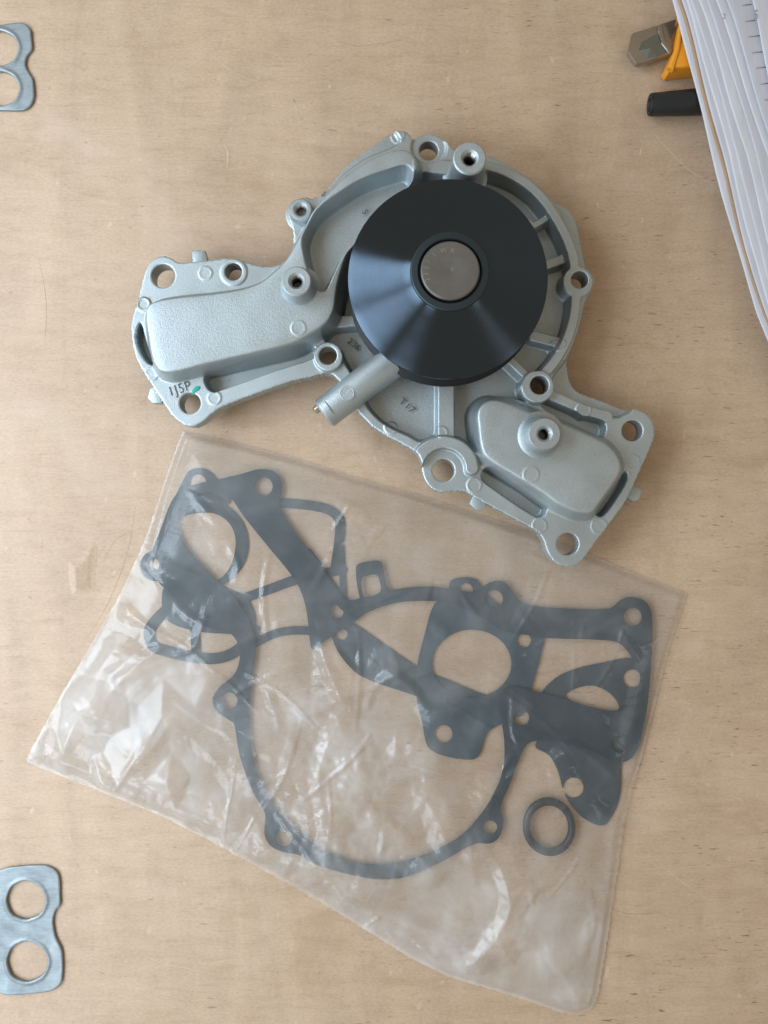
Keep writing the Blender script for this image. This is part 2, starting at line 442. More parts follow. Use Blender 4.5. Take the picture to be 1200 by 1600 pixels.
# ------------------------------------------------------------------ the table
def build_table():
    bm = bmesh.new()
    bmesh.ops.create_cube(bm, size=1.0)
    for v in bm.verts: v.co = Vector((v.co.x * 1.6, v.co.y * 1.2, v.co.z * 0.018 - 0.009))
    bmesh.ops.bevel(bm, geom=bm.edges[:], offset=0.0015, segments=2, affect='EDGES')
    me = bpy.data.meshes.new('table_top'); bm.to_mesh(me); bm.free()
    o = link('table_top', me, M_wood); tag(o, kind='structure')
    # a raised blister in the veneer, beside the bag
    cx, cy = U(127, 893); G = Grid(cx - 9, cx + 9, cy - 14, cy + 14, 0.4)
    PX, PY = G.px()
    sd = sd_poly(PX, PY, spline([(107, 878), (122, 873), (140, 850), (149, 846), (151, 880), (148, 905), (150, 926), (130, 930), (112, 927)], 4))
    d = np.clip(-sd, 0, None)
    h = 0.05 + 1.1 * sstep(d / 13) * np.clip((150 - PX) / 30, 0.25, 1)
    sdf_mesh('veneer_blister', G, sd * SC, h, M_wood, o, zbot=-0.2)
    M_scr = plain('bared_wood', (0.66, 0.54, 0.41), 0.6)
    M_fib = plain('dark_scratch', (0.26, 0.17, 0.10), 0.7)
    for pts, wd, mt in ([(1022,1340),(1050,1366),(1086,1392),(1118,1412)], 0.22, M_scr), ([(1018,205),(1050,240),(1080,268),(1110,285)], 0.3, M_scr), ([(450,140),(462,170),(470,205)], 0.16, M_scr), ([(30,250),(110,300),(190,320)], 0.14, M_scr), ([(128,1010),(170,940),(200,860),(212,790)], 0.16, M_fib), \
        ([(160,880),(180,845),(205,830)], 0.14, M_fib), ([(300,60),(360,110),(400,128)], 0.14, M_scr), ([(955,1420),(985,1428),(1035,1426)], 0.2, M_fib), ([(60,400),(72,470),(70,540)], 0.16, M_fib), ([(350,225),(356,240),(354,262)], 0.35, M_scr), ([(1003,230),(1001,236),(1000,243)], 0.5, M_scr), ([(520,60),(560,72),(640,60)], 0.14, M_fib), ([(180,1460),(240,1500),(330,1520)], 0.16, M_scr):
        P = spline(pts, 6, False); bm = bmesh.new(); row = []
        for i, (x, y) in enumerate(P):
            q, r_ = P[min(i+1, len(P)-1)], P[max(i-1, 0)]; tx, ty = q - r_; l_ = math.hypot(tx, ty)
            ww = wd * (0.25 + 0.75*math.sin(math.pi*(i+0.3)/len(P))) * (0.7 + 0.5*math.sin(i*2.3)**2) / SC / 2
            nx_, ny_ = -ty/l_*ww, tx/l_*ww
            row.append((bm.verts.new(V(x+nx_, y+ny_, 0.02)), bm.verts.new(V(x, y, 0.06)), bm.verts.new(V(x-nx_, y-ny_, 0.02))))
        for u, v in zip(row, row[1:]):
            for k in (0, 1): bm.faces.new((u[k], u[k+1], v[k+1], v[k]))
        bmesh.ops.recalc_face_normals(bm, faces=bm.faces)
        for f in bm.faces:
            if f.normal.z < 0: f.normal_flip()
        me = bpy.data.meshes.new('scratch'); bm.to_mesh(me); bm.free(); smooth_me(me); link('scratch', me, mt, o)
    return o
build_table()

# ------------------------------------------------------------------ the water pump
pump = empty('water_pump', V(640, 520, 0), 'grey cast aluminium water pump with a large black pulley, above the plastic bag', 'water pump')
F = 20.0; ZB = 10.5
OUT = [(205,513),(208,493),(217,463),(223,437),(228,420),(237,407),(252,400),(267,403),(280,410),(300,409),(323,407),(363,403),(380,407),(393,412),(413,416),(430,415),(447,407),(457,390),(459,373),(457,357),(451,337),(453,322),(463,312),(475,308),(493,310),(513,290),(540,257),(576,230),(596,214),(612,206),(634,205),(640,211),(645,217),(656,210),(672,206),(688,212),(702,226),(714,235),(738,238),(760,242),(792,256),(828,278),(852,298),(884,316),(899,329),(906,348),(912,380),(918,408),(920,422),(929,436),(926,448),(918,472),(908,500),(896,540),(890,564),(892,584),(898,600),(910,611),(940,622),(979,637),(1000,641),(1015,651),(1023,669),(1021,687),(1000,735),(979,780),(952,819),(931,846),(914,870),(901,882),(886,885),(868,879),(856,864),(850,846),(841,832),(814,816),(775,795),(740,776),(727,768),(707,767),(690,769),(673,762),(662,745),(658,723),(652,710),(640,700),(603,680),(577,662),(557,640),(540,610),(523,588),(510,583),(487,588),(460,594),(413,610),(360,630),(338,641),(320,657),(303,665),(287,663),(270,650),(256,630),(230,590),(212,557)]
HOLES = [((255,431),18.5),((365,425),13.5),((297,630),16.5),((513,557),14),((693,735),17.5),((840,604),14.5),((988,673),16.5),((887,850),17.5),((903,440),13.5),((670,233),15)]
def build_casting():
    x0, y1 = U(195, 195, F); x1, y0 = U(1035, 895, F)
    G = Grid(x0, x1, y0, y1, 0.42)
    cache = {}
    def P(z):
        if z not in cache: cache[z] = G.px(z)
        return cache[z]
    k = SC * (CH - F) / CH
    PX, PY = P(F)
    sd = sd_poly(PX, PY, spline(OUT, 5), 60)
    for c, r in HOLES: sd = np.maximum(sd, -sd_circ(PX, PY, c, r))
    h = np.full(PX.shape, F)
    def setto(pts, H, w, z=None, mode='set', crown=0.0, cr=20, sm=True, n=4):
        nonlocal h
        qx, qy = P(H if z is None else z)
        s = sd_poly(qx, qy, spline(pts, n) if sm else np.array(pts, float))
        blend(s, H, w, mode, crown, cr)
    def blend(s, H, w, mode='set', crown=0.0, cr=20):
        nonlocal h
        t = sstep(0.5 - s / w)
        tgt = H + crown * (1 - np.exp(np.minimum(s, 0) / cr))
        if mode == 'max': h = np.where(tgt > h, h*(1-t) + tgt*t, h)
        elif mode == 'min': h = np.where(tgt < h, h*(1-t) + tgt*t, h)
        else: h = h*(1-t) + tgt*t
    # recessed floor under and round the pulley
    D = [(690,268),(745,271),(782,277),(812,293),(840,321),(864,349),(880,380),(888,405),(890,440),(889,465),(886,500),(872,540),(848,572),(832,592),(845,618),(835,632),(800,622),(760,624),(748,645),(745,690),(748,712),(727,690),(712,683),(680,681),(657,689),(640,681),(603,663),(577,638),(562,606),(548,580),(527,548),(507,528),(512,514),(530,495),(540,460),(555,420),(580,380),(640,300)]
    setto(D, 11.5, 6.5, z=16)
    # low ledges outside the ring rib
    setto([(832,280),(852,296),(888,312),(906,328),(912,348),(924,408),(912,424),(899,398),(887,360),(866,320),(846,298)], 15, 6, z=17)
    setto([(932,455),(916,500),(903,545),(896,570),(898,590),(910,606),(945,620),(985,636),(966,652),(938,646),(900,630),(868,612),(862,594),(884,562),(903,520),(915,470)], 14.5, 7, z=17)
    setto([(505,306),(513,285),(540,252),(576,224),(600,208),(612,203),(624,222),(600,236),(575,246),(540,270),(518,294)], 18.0, 6, z=19)
    # slots
    for pts in ([(323,590),(345,583),(480,543),(492,547),(490,560),(440,577),(347,610),(337,613),(327,607)],
                [(222,508),(231,540),(243,570),(234,568),(222,550),(216,527)],
                [(844,630),(859,627),(898,643),(907,653),(925,653),(940,660),(943,672),(938,683),(928,679),(880,657),(850,640)],
                [(761,732),(769,735),(844,789),(851,795),(847,805),(836,807),(760,756),(752,747),(754,736)],
                [(975,738),(976,750),(961,777),(940,805),(930,804),(934,795),(967,747)]):
        setto(pts, 11.2, 3.6, z=17, n=3)
    # ring rib on the right, ribs in the recess
    def rib(pts, r, H, w=6, z=None, mode='max'):
        w *= 0.68
        qx, qy = P(H if z is None else z); blend(sd_line(qx, qy, pts, r), H, w, mode)
    rib(spline([(752,256),(790,268),(824,287),(852,315),(876,352),(893,392),(899,430),(899,480),(888,525),(868,562),(845,590)], 5, False), 8.5, 23, 6)
    rib([(846,612),(872,622),(912,640),(950,650)], 9, 20.5, 6)
    rib([(800,330),(835,352),(872,330)], 6, 19.5, 6); rib([(850,415),(893,400)], 9, 17.5, 8); rib([(835,525),(884,538)], 10, 17.5, 8)
    rib([(795,560),(828,592)], 8, 20, 7); rib([(697,590),(697,690)], 14, 20.5, 6); rib([(505,505),(560,500)], 11, 19.5, 8)
    rib([(640,255),(700,262),(748,262)], 13, 22.5, 9)
    # the big left chamber and its spiral arm
    A = [(230,492),(241,475),(280,466),(330,461),(377,454),(407,444),(427,429),(447,409),(461,386),(476,360),(488,335),(506,313),(536,284),(576,256),(608,242),(634,240),(650,252),(655,275),(625,312),(592,345),(566,378),(550,402),(538,435),(532,462),(528,490),(516,512),(491,530),(463,545),(413,558),(330,577),(277,590),(254,587),(242,570),(235,540)]
    setto(A, 29.2, 14, z=23, mode='max', crown=1.2, cr=9)
    setto([(478,380),(488,352),(506,331),(532,312),(567,291),(606,277),(634,270),(642,282),(614,312),(586,342),(562,368),(546,388),(534,402),(524,420),(514,442),(506,456),(494,450),(487,428),(481,404)], 18, 11, z=25)
    # right chamber
    B = [(748,628),(766,621),(790,626),(826,641),(868,656),(940,687),(960,704),(970,726),(967,744),(940,783),(922,806),(899,807),(880,800),(862,791),(844,777),(790,744),(756,722),(745,706),(739,670),(738,645)]
    setto(B, 27, 17, z=22, mode='max', crown=1.2, cr=10)
    # arc collar round the bottom hole
    arc = [(693 + 44*math.cos(R(a)), 736 + 44*math.sin(R(a))) for a in range(-158, -5, 8)]
    rib(arc, 11, 24, 5, z=22)
    # lugs with their pads
    for c, r, H in (((513,557),23,22.5),((840,604),26,24.5),((903,440),24,23),((365,425),21,20.6),((255,431),25,20.0),((297,630),26,20.0),((988,673),27,20.0),((887,850),28,20.0),((693,735),33,20.0)):
        qx, qy = P(H); blend(sd_circ(qx, qy, c, r), H, 1.8, 'max' if H > 20.6 else 'set')
    qx, qy = P(18); blend(sd_circ(qx, qy, (670,233), 27), 18.5, 5, 'min')
    # pin marks: low discs with a moulded rim
    for x, y, r, z, up in ((321,427,10,20,.35),(225,476,10,20,1.2),(466,512,11,31,.35),(237,584,10,20,.5),(335,622,10,20,.5),(622,214,10,18,.4),(656,266,11,23,.4),(893,400,10,23,.5),(873,538,10,23,.7),(611,667,10,20,.7),(690,676,9,20,.5),(912,640,11.5,21,.7),(988,722,11.5,20,.4),(831,741,12,30,.35),(843,821,11,20,.45),(936,822,12,20,.4),(741,758,11,20,.5)):
        qx, qy = P(z); s = sd_circ(qx, qy, (x, y), r)
        h += up * (0.45 * sstep(0.5 - s / 2.0) + 0.55 * np.exp(-(s / 1.3)**2))
    # gentle unevenness of the casting
    rs = np.random.RandomState(3)
    for q in range(10):
        a, l, ph = rs.uniform(0, 6.28), rs.uniform(12, 40), rs.uniform(0, 6.28)
        h += 0.012 * np.sin((G.X*math.cos(a) + G.Y*math.sin(a)) * 6.28 / l + ph)
    return sdf_mesh('casting', G, sd * k, h, M_cast, pump, zbot=ZB, rnd=0.3, bottom=True)
casting = build_casting()

def boss(px, py, z, rt, bore, z0, flare):
    c = Vector((*[v/1000 for v in U(px, py, z)], 0)); k = SC * (CH - z) / CH
    r = rt * k; b = bore * k
    prof = [(r + flare + 1.5, z0), (r + flare, z0 + 1.0), (r + flare*0.45, z0 + 2.4), (r + 0.5, z0 + 4.5), (r, z - 0.6), (r - 0.6, z), (b + 1.0, z), (b, z - 1.0)]
    o = lathe('threaded_boss', prof, c, M_boss if False else M_cast, pump, 64, sharp=40)
    pr = [(b, z - 1.0)]
    zz = z - 1.0
    while zz > z - 13:
        pr += [(b - 0.5, zz - 0.5), (b, zz - 1.0)]; zz -= 1.0
    pr += [(0.01, zz)]
    t = lathe('threaded_bore', pr, c, M_bore, o, 48)
    # bores look inward
    t.data.flip_normals()
    return o
boss(463, 439, 40, 23.5, 9.5, 29, 2.0)
boss(734, 247, 41, 26, 10.5, 21, 1.5)
boss(851, 678, 38, 26, 9.5, 27.5, 2.5)
boss(470, 327, 25, 17.5, 8.5, 18, 1.2)

# pulley
pc = Vector((*[v/1000 for v in U(700, 435.5, 43)], 0))
prof = [(17.0, 52.2), (17.5, 51.9)]
for q in range(1, 9): prof.append((17.5 + (43.4 - 17.5)*q/8, 51.9 - 8.9*(q/8)))
prof += [(43.8, 42.8), (43.95, 42.3), (43.95, 41.4), (43.4, 41.0)]
pulley = empty('pulley', pc, None, None); del_keys = [k for k in ('label', 'category') if k in pulley]
pulley.parent = pump; pulley.matrix_parent_inverse = Matrix.Translation(-pump.location)
def link_pulley(o):
    return o
# the pulley face is centred on its own origin so the turned grooves run round it
def lathe_local(name, prof, origin, mat, parent, seg=160, sharp=30):
    o = lathe(name, prof, Vector((0, 0, 0)), mat, None, seg, sharp=sharp)
    o.location = origin; o.parent = parent
    o.matrix_parent_inverse = Matrix.Identity(4)
    return o
bpy.data.objects.remove(pulley)
rel = pc - pump.location
pulley = lathe_local('pulley', prof, rel, M_pulley, pump)
gp = [(43.4, 41.0), (41.0, 39.5)]
z = 39.5
while z > 28: gp += [(38.6, z - 1.0), (41.0, z - 2.0)]; z -= 2.0
gp += [(43.6, z - 1.2), (44.4, z - 1.8), (44.4, z - 3.0), (40, z - 3.6), (15, z - 3.6)]
lathe_local('belt_groove', gp, (0, 0, 0), M_black, pulley)
lathe_local('hub_collar', [(17.0, 52.2), (16.8, 53.2), (16.3, 53.6), (13.9, 53.9), (13.5, 53.4), (13.4, 50.5), (12.5, 50.4)], (0, 0, 0), M_hub, pulley)
lathe_local('bearing_housing', [(15.5, 26), (17, 24), (22, 14), (24, 12)], rel, M_cast, pump)
shaft = lathe_local('shaft', [(12.5, 45), (12.5, 54.3), (11.9, 55.0), (1.5, 55.0), (0.7, 54.85), (0.01, 54.75)], rel, M_shaft, pump)
import itertools
for ch, a in zip('235/1WR', (203, 188, 170, 152, 128, 99, 75)):
    px, py = 698.5 + 33*math.cos(R(a)), 424 - 33*math.sin(R(a))
    text('stamped_character', ch, px, py, 55.03, 11, a - 90, M_brightmark, pump, 0.05, 0.0)
# impeller below, on which the pump stands
imp = [(30, 0.0), (33, 0.6), (33, 8.5), (31, 10.4), (8, 10.45)]
lathe_local('impeller', [(0.01, 0.0)] + imp, rel, M_cast, pump, 64)

# outlet pipe, half sunk in the casting
def pipe():
    a = V(505, 648, 21.5); b = V(612, 565, 21.5); ax = b - a; L_ = ax.length * 1000
    o = lathe('outlet_pipe', [(0.01, 0), (6.3, 0.0), (7.2, 0.7), (7.4, 1.6), (7.5, L_*0.5), (7.9, L_)], a, M_cast, pump, 64, axis=ax.normalized())
    n = ax.normalized()
    lathe('plug_tip', [(0.01, -3.4), (1.2, -3.4), (1.9, -2.6), (2.0, -1.2), (2.0, 0.3)], a + Vector((-0.0015, 0.0035, 0.0)), M_brass, o, 32, axis=n)
    # moulded ring and parting scratches on top
    top = a + ax * 0.36 + Vector((0, 0, 0.00742))
    lathe('pin_mark', [(3.3, -0.15), (3.4, 0.12), (3.1, 0.18), (2.9, 0.02), (0.01, 0.02)], top, M_cast, o, 40)
    side = Vector((-n.y, n.x, 0))
    for s, w_ in ((0.105, 1.0), (0.93, 0.8)):
        bm = bmesh.new(); vs = []
        for q in range(13):
            t = R(58 + (q/12)*64*w_)
            d = side * math.cos(t) + Vector((0, 0, 1)) * math.sin(t)
            wd = 0.00028 * math.sin(math.pi * (q + 0.4) / 12.8)
            p = a + ax * (s + 0.003*math.sin(q*0.5)) + d * 0.00748
            vs.append((bm.verts.new(p - n*wd), bm.verts.new(p + n*wd), bm.verts.new(p + d*0.00014)))
        for u, v in zip(vs, vs[1:]):
            bm.faces.new((u[0], u[2], v[2], v[0])); bm.faces.new((u[2], u[1], v[1], v[2]))
        me = bpy.data.meshes.new('casting_scratch'); bm.to_mesh(me); bm.free()
        link('casting_scratch', me, M_stampdark, o)
    return o
pipe()
# small lugs round the rim
for pts, zt in (([(299,391),(320,391),(324,404),(322,414),(300,414)], 14.5), ([(234,607),(246,602),(256,622),(252,630),(238,630),(230,622)], 16),
            ([(742,768),(764,780),(757,796),(745,798),(733,787)], 17), ([(985,757),(1000,763),(1003,768),(998,781),(990,784),(976,776)], 15.5)):
    prism('casting_lug', pts, 11, zt, M_cast, pump, 0.6, zp=zt)
for s, px, py, z_, sz, rot in (('T17', 636, 634, 12.75, 16, -42), ('236', 553, 538, 12.75, 14, -38), ('5', 570, 331, 19.4, 13, -60)):
    text('cast_number', s, px, py, z_, sz, rot, M_stampdark, pump, 0.22)
text('ink_code', '1J5P', 280, 608, F + 0.42, 22, 17, M_ink, pump, 0.04, -0.012, sx=0.86)
prism('paint_dab', [(299,613),(302,607),(308,603),(312,604),(311,608),(305,612),(300,616)], F + 0.3, F + 0.48, M_green, pump, 0.05, curve=4)

# ------------------------------------------------------------------ gaskets, in the bag
def gasket(name, label, ops, holes, z0, z1, box, mat=None, group=None, cat='gasket'):
    x0, y1 = U(box[0], box[1], z1); x1, y0 = U(box[2], box[3], z1)
    G = Grid(x0, x1, y0, y1, 0.55); PX, PY = G.px(z1)
    s = np.full(PX.shape, 99.0)
    for o in ops:
        if o[0] == 'poly': s = np.minimum(s, sd_poly(PX, PY, spline(o[1], 4)))
        elif o[0] == 'line': s = np.minimum(s, sd_line(PX, PY, spline(o[1], 4, False), o[2]))
        elif o[0] == 'circ': s = np.minimum(s, sd_circ(PX, PY, o[1], *o[2:]))
        elif o[0] == 'cut': s = np.maximum(s, -sd_poly(PX, PY, spline(o[1], 4)))
        elif o[0] == 'cutc': s = np.maximum(s, -sd_circ(PX, PY, o[1], *o[2:]))
    for c, r in holes: s = np.maximum(s, -sd_circ(PX, PY, c, r))
    k = SC * (CH - z1) / CH
    ob = sdf_mesh(name, G, s * k, np.full(PX.shape, z1), mat or M_gask, None, zbot=z0, rnd=0.06, bottom=True)
    return tag(ob, label, cat, group)
GG = 'paper gaskets inside the plastic bag'
g1_out = [(413,733),(430,738),(438,750),(440,770),(436,789),(463,835),(497,877),(532,930),(545,938),(563,935),(601,925),(638,918),(680,917),(710,921),(745,925),(757,915),(772,908),(787,909),(799,921),(808,935),(824,945),(870,950),(953,951),(967,940),(978,934),(991,933),(1009,940),(1019,962),(1018,1031),(1010,1114),(998,1168),(984,1187),(962,1191),(928,1174),(887,1161),(850,1156),(824,1163),(810,1190),(794,1232),(782,1262),(787,1285),(780,1308),(766,1318),(743,1318),(689,1347),(635,1370),(590,1374),(545,1366),(491,1350),(466,1336),(441,1331),(422,1321),(413,1303),(414,1271),(395,1237),(374,1179),(366,1133),(358,1125),(340,1113),(332,1094),(341,1076),(367,1052),(375,1022),(367,997),(347,983),(322,979),(297,956),(267,927),(247,910),(241,893),(238,862),(251,827),(267,785),(280,768),(300,758),(367,743),(400,734)]
g1_in = [(360,778),(380,806),(413,847),(463,910),(478,950),(484,1000),(488,1016),(498,1008),(533,985),(551,973),(576,956),(620,942),(662,939),(703,942),(745,960),(787,985),(828,993),(853,997),(953,1001),(972,1008),(987,1027),(1000,1050),(996,1080),(974,1108),(945,1110),(870,1089),(815,1075),(799,1073),(782,1086),(781,1110),(788,1158),(786,1203),(765,1253),(725,1302),(680,1329),(626,1347),(567,1350),(503,1329),(470,1304),(432,1267),(407,1225),(393,1175),(389,1125),(389,1100),(394,1056),(399,1006),(388,968),(367,935),(338,906),(301,868),(281,839),(277,814),(285,790),(305,774),(336,768)]
gasket('pump_gasket', 'largest dark grey paper gasket with a big round ring and bolt lugs, uppermost in bag',
       [('poly', g1_out), ('cut', g1_in), ('poly', [(556,886),(562,880),(590,876),(597,881),(604,915),(612,930),(600,940),(568,944),(560,925)]), ('cut', [(565,904),(570,900),(588,898),(592,904),(595,922),(590,928),(570,933),(566,925)])],
       [((412,760),14),((251,881),12),((326,955),10.5),((358,1095),13),((444,1310),13),((766,1293),11),((772,936),14),((989,964),14),((815,1122),12),((968,1163),13),((526,956),10.5)],
       2.15, 2.75, (225,725,1030,1385), group=GG)
gasket('housing_gasket', 'dark grey paper gasket with thin frame arms, under the upper left of the largest gasket',
       [('circ', (318,850), 70), ('poly', [(285,752),(298,734),(318,732),(334,742),(360,785),(300,800),(268,800)]), ('circ', (243,884), 24),
        ('poly', [(258,912),(300,900),(380,930),(398,960),(394,990),(350,990),(300,985),(258,965)]),
        ('line', [(262,950),(234,982),(238,1008),(262,1018),(320,1029),(352,1026),(378,1010),(398,985)], 8.5), ('line', [(304,980),(306,1024)], 7),
        ('line', [(392,1008),(430,990),(465,985),(505,988)], 6.5), ('line', [(372,938),(420,921),(465,905),(535,890)], 7.5),
        ('line', [(425,785),(470,788),(512,796),(530,812),(529,850),(524,885)], 7.5), ('line', [(530,812),(538,950)], 5), ('line', [(480,865),(538,945)], 9),
        ('poly', [(520,972),(545,970),(610,1013),(660,1046),(700,1062),(760,1086),(806,1094),(800,1130),(745,1117),(690,1101),(640,1084),(565,1057),(536,1030),(520,1000)]),
        ('cut', [(317,801),(340,804),(360,820),(368,845),(362,880),(345,903),(318,912),(290,900),(272,870),(270,835),(285,808)])],
       [((309,754),13),((240,882),9),((534,991),9)], 0.42, 0.85, (205,725,820,1145), M_gask3, group=GG)
gasket('thermostat_gasket', 'dark grey paper gasket with a large round opening and square ear, near the bag centre',
       [('poly', [(700,925),(704,908),(722,902),(745,906),(757,925),(800,960),(850,985),(848,1010),(832,1070),(818,1115),(790,1128),(762,1145),(750,1178),(738,1187),(690,1180),(668,1166),(660,1130),(651,1090),(652,1040),(664,990),(678,945)]),
        ('cutc', (737,1037), 62, 53)],
       [((728,922),11),((819,1001),11),((710,1093),12),((693,1147),14)], 0.95, 1.38, (640,890,870,1200), M_gask2, group=GG)
gasket('port_gasket', 'dark grey paper gasket with a lens shaped opening, under the largest gasket at the right',
       [('poly', [(846,1086),(868,1060),(900,1045),(940,1036),(985,1028),(1006,1040),(1010,1080),(1004,1130),(985,1165),(972,1195),(970,1235),(962,1265),(945,1289),(925,1286),(902,1270),(882,1240),(872,1205),(858,1180),(836,1166),(860,1140),(930,1130),(925,1112),(870,1100)]),
        ('cut', [(884,1086),(905,1074),(930,1072),(955,1085),(968,1105),(960,1112),(930,1106),(898,1098)])],
       [((988,1060),14),((896,1231),16)], 0.42, 0.85, (820,1015,1030,1305), M_gask3, group=GG)
orc = V(858, 1292, 3.0)
me_o = lathe('sealing_ring', [(11.6 + 1.85*math.cos(R(a)), 1.85*math.sin(R(a))) for a in range(0, 360, 24)], Vector((0, 0, 0)), M_rubber, None, 72, sharp=180, closed=True)
me_o.location = (orc.x, orc.y, 0.00276); me_o.scale = (0.96, 1.07, 1); me_o.rotation_euler = (0, R(0), R(10))
tag(me_o, 'black rubber sealing ring lying in the bag below the square gasket corner', 'rubber ring')

# ------------------------------------------------------------------ the plastic bag
BAG = [(285,672),(370,692),(460,715),(560,747),(647,771),(740,801),(837,833),(930,870),(1000,899),(1075,928),(1058,980),(1041,1035),(1023,1110),(1005,1180),(987,1240),(975,1290),(967,1350),(958,1410),(946,1490),(935,1555),(926,1576),(906,1587),(880,1584),(800,1557),(700,1527),(640,1497),(570,1453),(500,1410),(415,1362),(330,1316),(250,1275),(180,1246),(110,1220),(38,1190),(65,1140),(95,1085),(140,1010),(180,940),(200,900),(222,850),(240,800),(258,745),(272,705)]
def build_bag():
    bag = empty('plastic_bag', V(580, 1140, 0), 'clear crinkled plastic bag full of dark paper gaskets, below the water pump', 'plastic bag')
    x0, y1 = U(30, 660, 2); x1, y0 = U(1085, 1595, 2)
    G = Grid(x0, x1, y0, y1, 0.7); PX, PY = G.px(2)
    s = sd_poly(PX, PY, np.array(BAG, float), 2000) * SC * (CH - 2) / CH
    d = np.clip(-s, 0, None)
    rs = np.random.RandomState(11)
    X, Y = G.X, G.Y
    n = np.zeros(X.shape)
    for q in range(16):
        a, l, ph = rs.uniform(0, 6.28), rs.uniform(22, 75), rs.uniform(0, 6.28)
        wx = X + 6*np.sin(Y/17 + ph); wy = Y + 6*np.sin(X/21 - ph)
        n += np.sin((wx*math.cos(a) + wy*math.sin(a)) * 6.28 / l + ph) * l / 75 * 0.42
    cr = np.zeros(X.shape)
    def crease(pts, amp, w, wl=None, sharp=1.0):
        nonlocal cr
        P = spline(pts, 6, False)
        L_ = np.concatenate([[0], np.cumsum(np.hypot(*np.diff(P, axis=0).T))])
        best = np.full(X.shape, 1e9); tt = np.zeros(X.shape); sg = np.zeros(X.shape)
        for i in range(len(P) - 1):
            ax, ay = P[i]; bx, by = P[i+1]; ex, ey = bx-ax, by-ay; LL = max(ex*ex+ey*ey, 1e-6)
            t = np.clip(((PX-ax)*ex + (PY-ay)*ey)/LL, 0, 1)
            dx, dy = PX-ax-ex*t, PY-ay-ey*t
            dd = np.hypot(dx, dy); m = dd < best
            best = np.where(m, dd, best); tt = np.where(m, (L_[i] + t*math.sqrt(LL))/L_[-1], tt)
            sg = np.where(m, np.sign(ex*dy - ey*dx), sg)
        best = best * SC
        wd = np.where(sg > 0, w, wl or w)
        pr = np.clip(1 - best/wd, 0, 1)**sharp
        taper = np.clip(np.minimum(tt, 1-tt)*4, 0, 1)
        cr = cr + amp * pr * (0.15 + 0.85*taper)
    # main folds; first width = side to the right of the direction of travel (downwards in the picture)
    crease([(180,938),(225,968),(268,1005)], 3.0, 9, 4)
    crease([(268,1005),(215,1040),(170,1090)], 2.2, 5, 10)
    crease([(500,990),(515,1045),(545,1105)], 3.2, 5, 11)
    crease([(520,1010),(560,1055)], 1.4, 4, 3)
    crease([(600,1040),(640,1070),(668,1105),(700,1106)], 3.2, 9, 4)
    crease([(842,1195),(895,1166),(935,1190),(980,1234)], 4.6, 12, 5)
    crease([(748,1303),(780,1350),(792,1410),(760,1470),(715,1520)], 3.0, 5, 10)
    crease([(760,1420),(800,1500),(890,1580)], 2.0, 7, 6)
    crease([(145,1172),(165,1210),(182,1250)], 2.4, 4, 6)
    crease([(60,1172),(160,1212),(290,1270),(350,1300)], 2.2, 8, 4)
    crease([(350,1300),(365,1345),(400,1360)], 1.8, 4, 6)
    crease([(310,1290),(420,1340),(540,1350),(700,1400)], 1.3, 6, 6)
    crease([(440,700),(560,760),(700,815),(860,880),(1010,925)], 1.2, 5, 3)
    crease([(480,740),(560,800),(640,840),(760,880)], 0.9, 5, 3)
    crease([(957,945),(975,1000),(1003,1045),(1010,1110)], 1.2, 4, 4)
    crease([(263,927),(300,962),(345,985)], 0.9, 3, 3)
    crease([(560,985),(562,1060),(556,1140)], 0.9, 2, 2)
    crease([(500,1170),(560,1180),(660,1160)], 1.6, 8, 5)
    crease([(480,1280),(540,1250),(620,1290),(700,1390)], 1.6, 8, 5)
    crease([(540,1105),(500,1200),(515,1290),(500,1350)], 1.8, 6, 9)
    crease([(975,1235),(955,1300),(960,1380)], 1.6, 4, 4)
    crease([(640,1500),(560,1400),(500,1380)], 1.2, 7, 4)
    for q in range(150):
        px, py = rs.uniform(120, 1020), rs.uniform(700, 1570)
        a = rs.choice([rs.normal(0.35, 0.5), rs.normal(1.9, 0.6)]); l = rs.uniform(18, 90)
        b = a + rs.normal(0, 0.4)
        mid = (px + l*math.cos(a), py + l*math.sin(a))
        crease([(px, py), mid, (mid[0] + l*0.7*math.cos(b), mid[1] + l*0.7*math.sin(b))], rs.uniform(0.3, 1.2), rs.uniform(1.6, 5.5), rs.uniform(1.3, 4.5))
    ll = sstep(0.5 + (600 - PX)/900 + (PY - 1150)/900)
    wv = 1 + 0.45*np.sin(X/9.0 + 2*np.sin(Y/23)) * np.sin(Y/11.0 + 1.7*np.sin(X/19))
    edge = 0.55*sstep(d*wv / (34 - 20*ll)) + 0.45*sstep(d*wv / (60 - 45*ll))
    # small crumples in the lower middle
    m2 = np.exp(-(((PX - 530)/90)**2 + ((PY - 1230)/120)**2)) + 0.8*np.exp(-(((PX-520)/40)**2 + ((PY-1040)/45)**2)) + 0.7*np.exp(-(((PX-590)/80)**2 + ((PY-810)/30)**2))
    cz = np.zeros(X.shape)
    for q in range(14):
        a, l, ph = rs.uniform(0, 6.28), rs.uniform(4, 11), rs.uniform(0, 6.28)
        cz += np.abs(np.sin((X*math.cos(a) + Y*math.sin(a)) * 3.14 / l + ph + 1.3*np.sin(Y/9 + X/13 + q))) * l / 40
    for q in range(34):                         # long thin drawn creases
        px, py = rs.uniform(120, 980), rs.uniform(780, 1540); a = rs.choice([0.42, 1.95, 2.4]) + rs.normal(0, 0.22); l = rs.uniform(50, 130)
        crease([(px - l*math.cos(a), py - l*math.sin(a)), (px + rs.normal(0, 6), py + rs.normal(0, 6)), (px + l*math.cos(a + 0.15), py + l*math.sin(a + 0.15))], rs.uniform(0.45, 0.9), rs.uniform(1.0, 1.9), rs.uniform(0.9, 2.4))
    # facets of crumpled film: heights at scattered points, flat triangles between them
    from mathutils.geometry import delaunay_2d_cdt
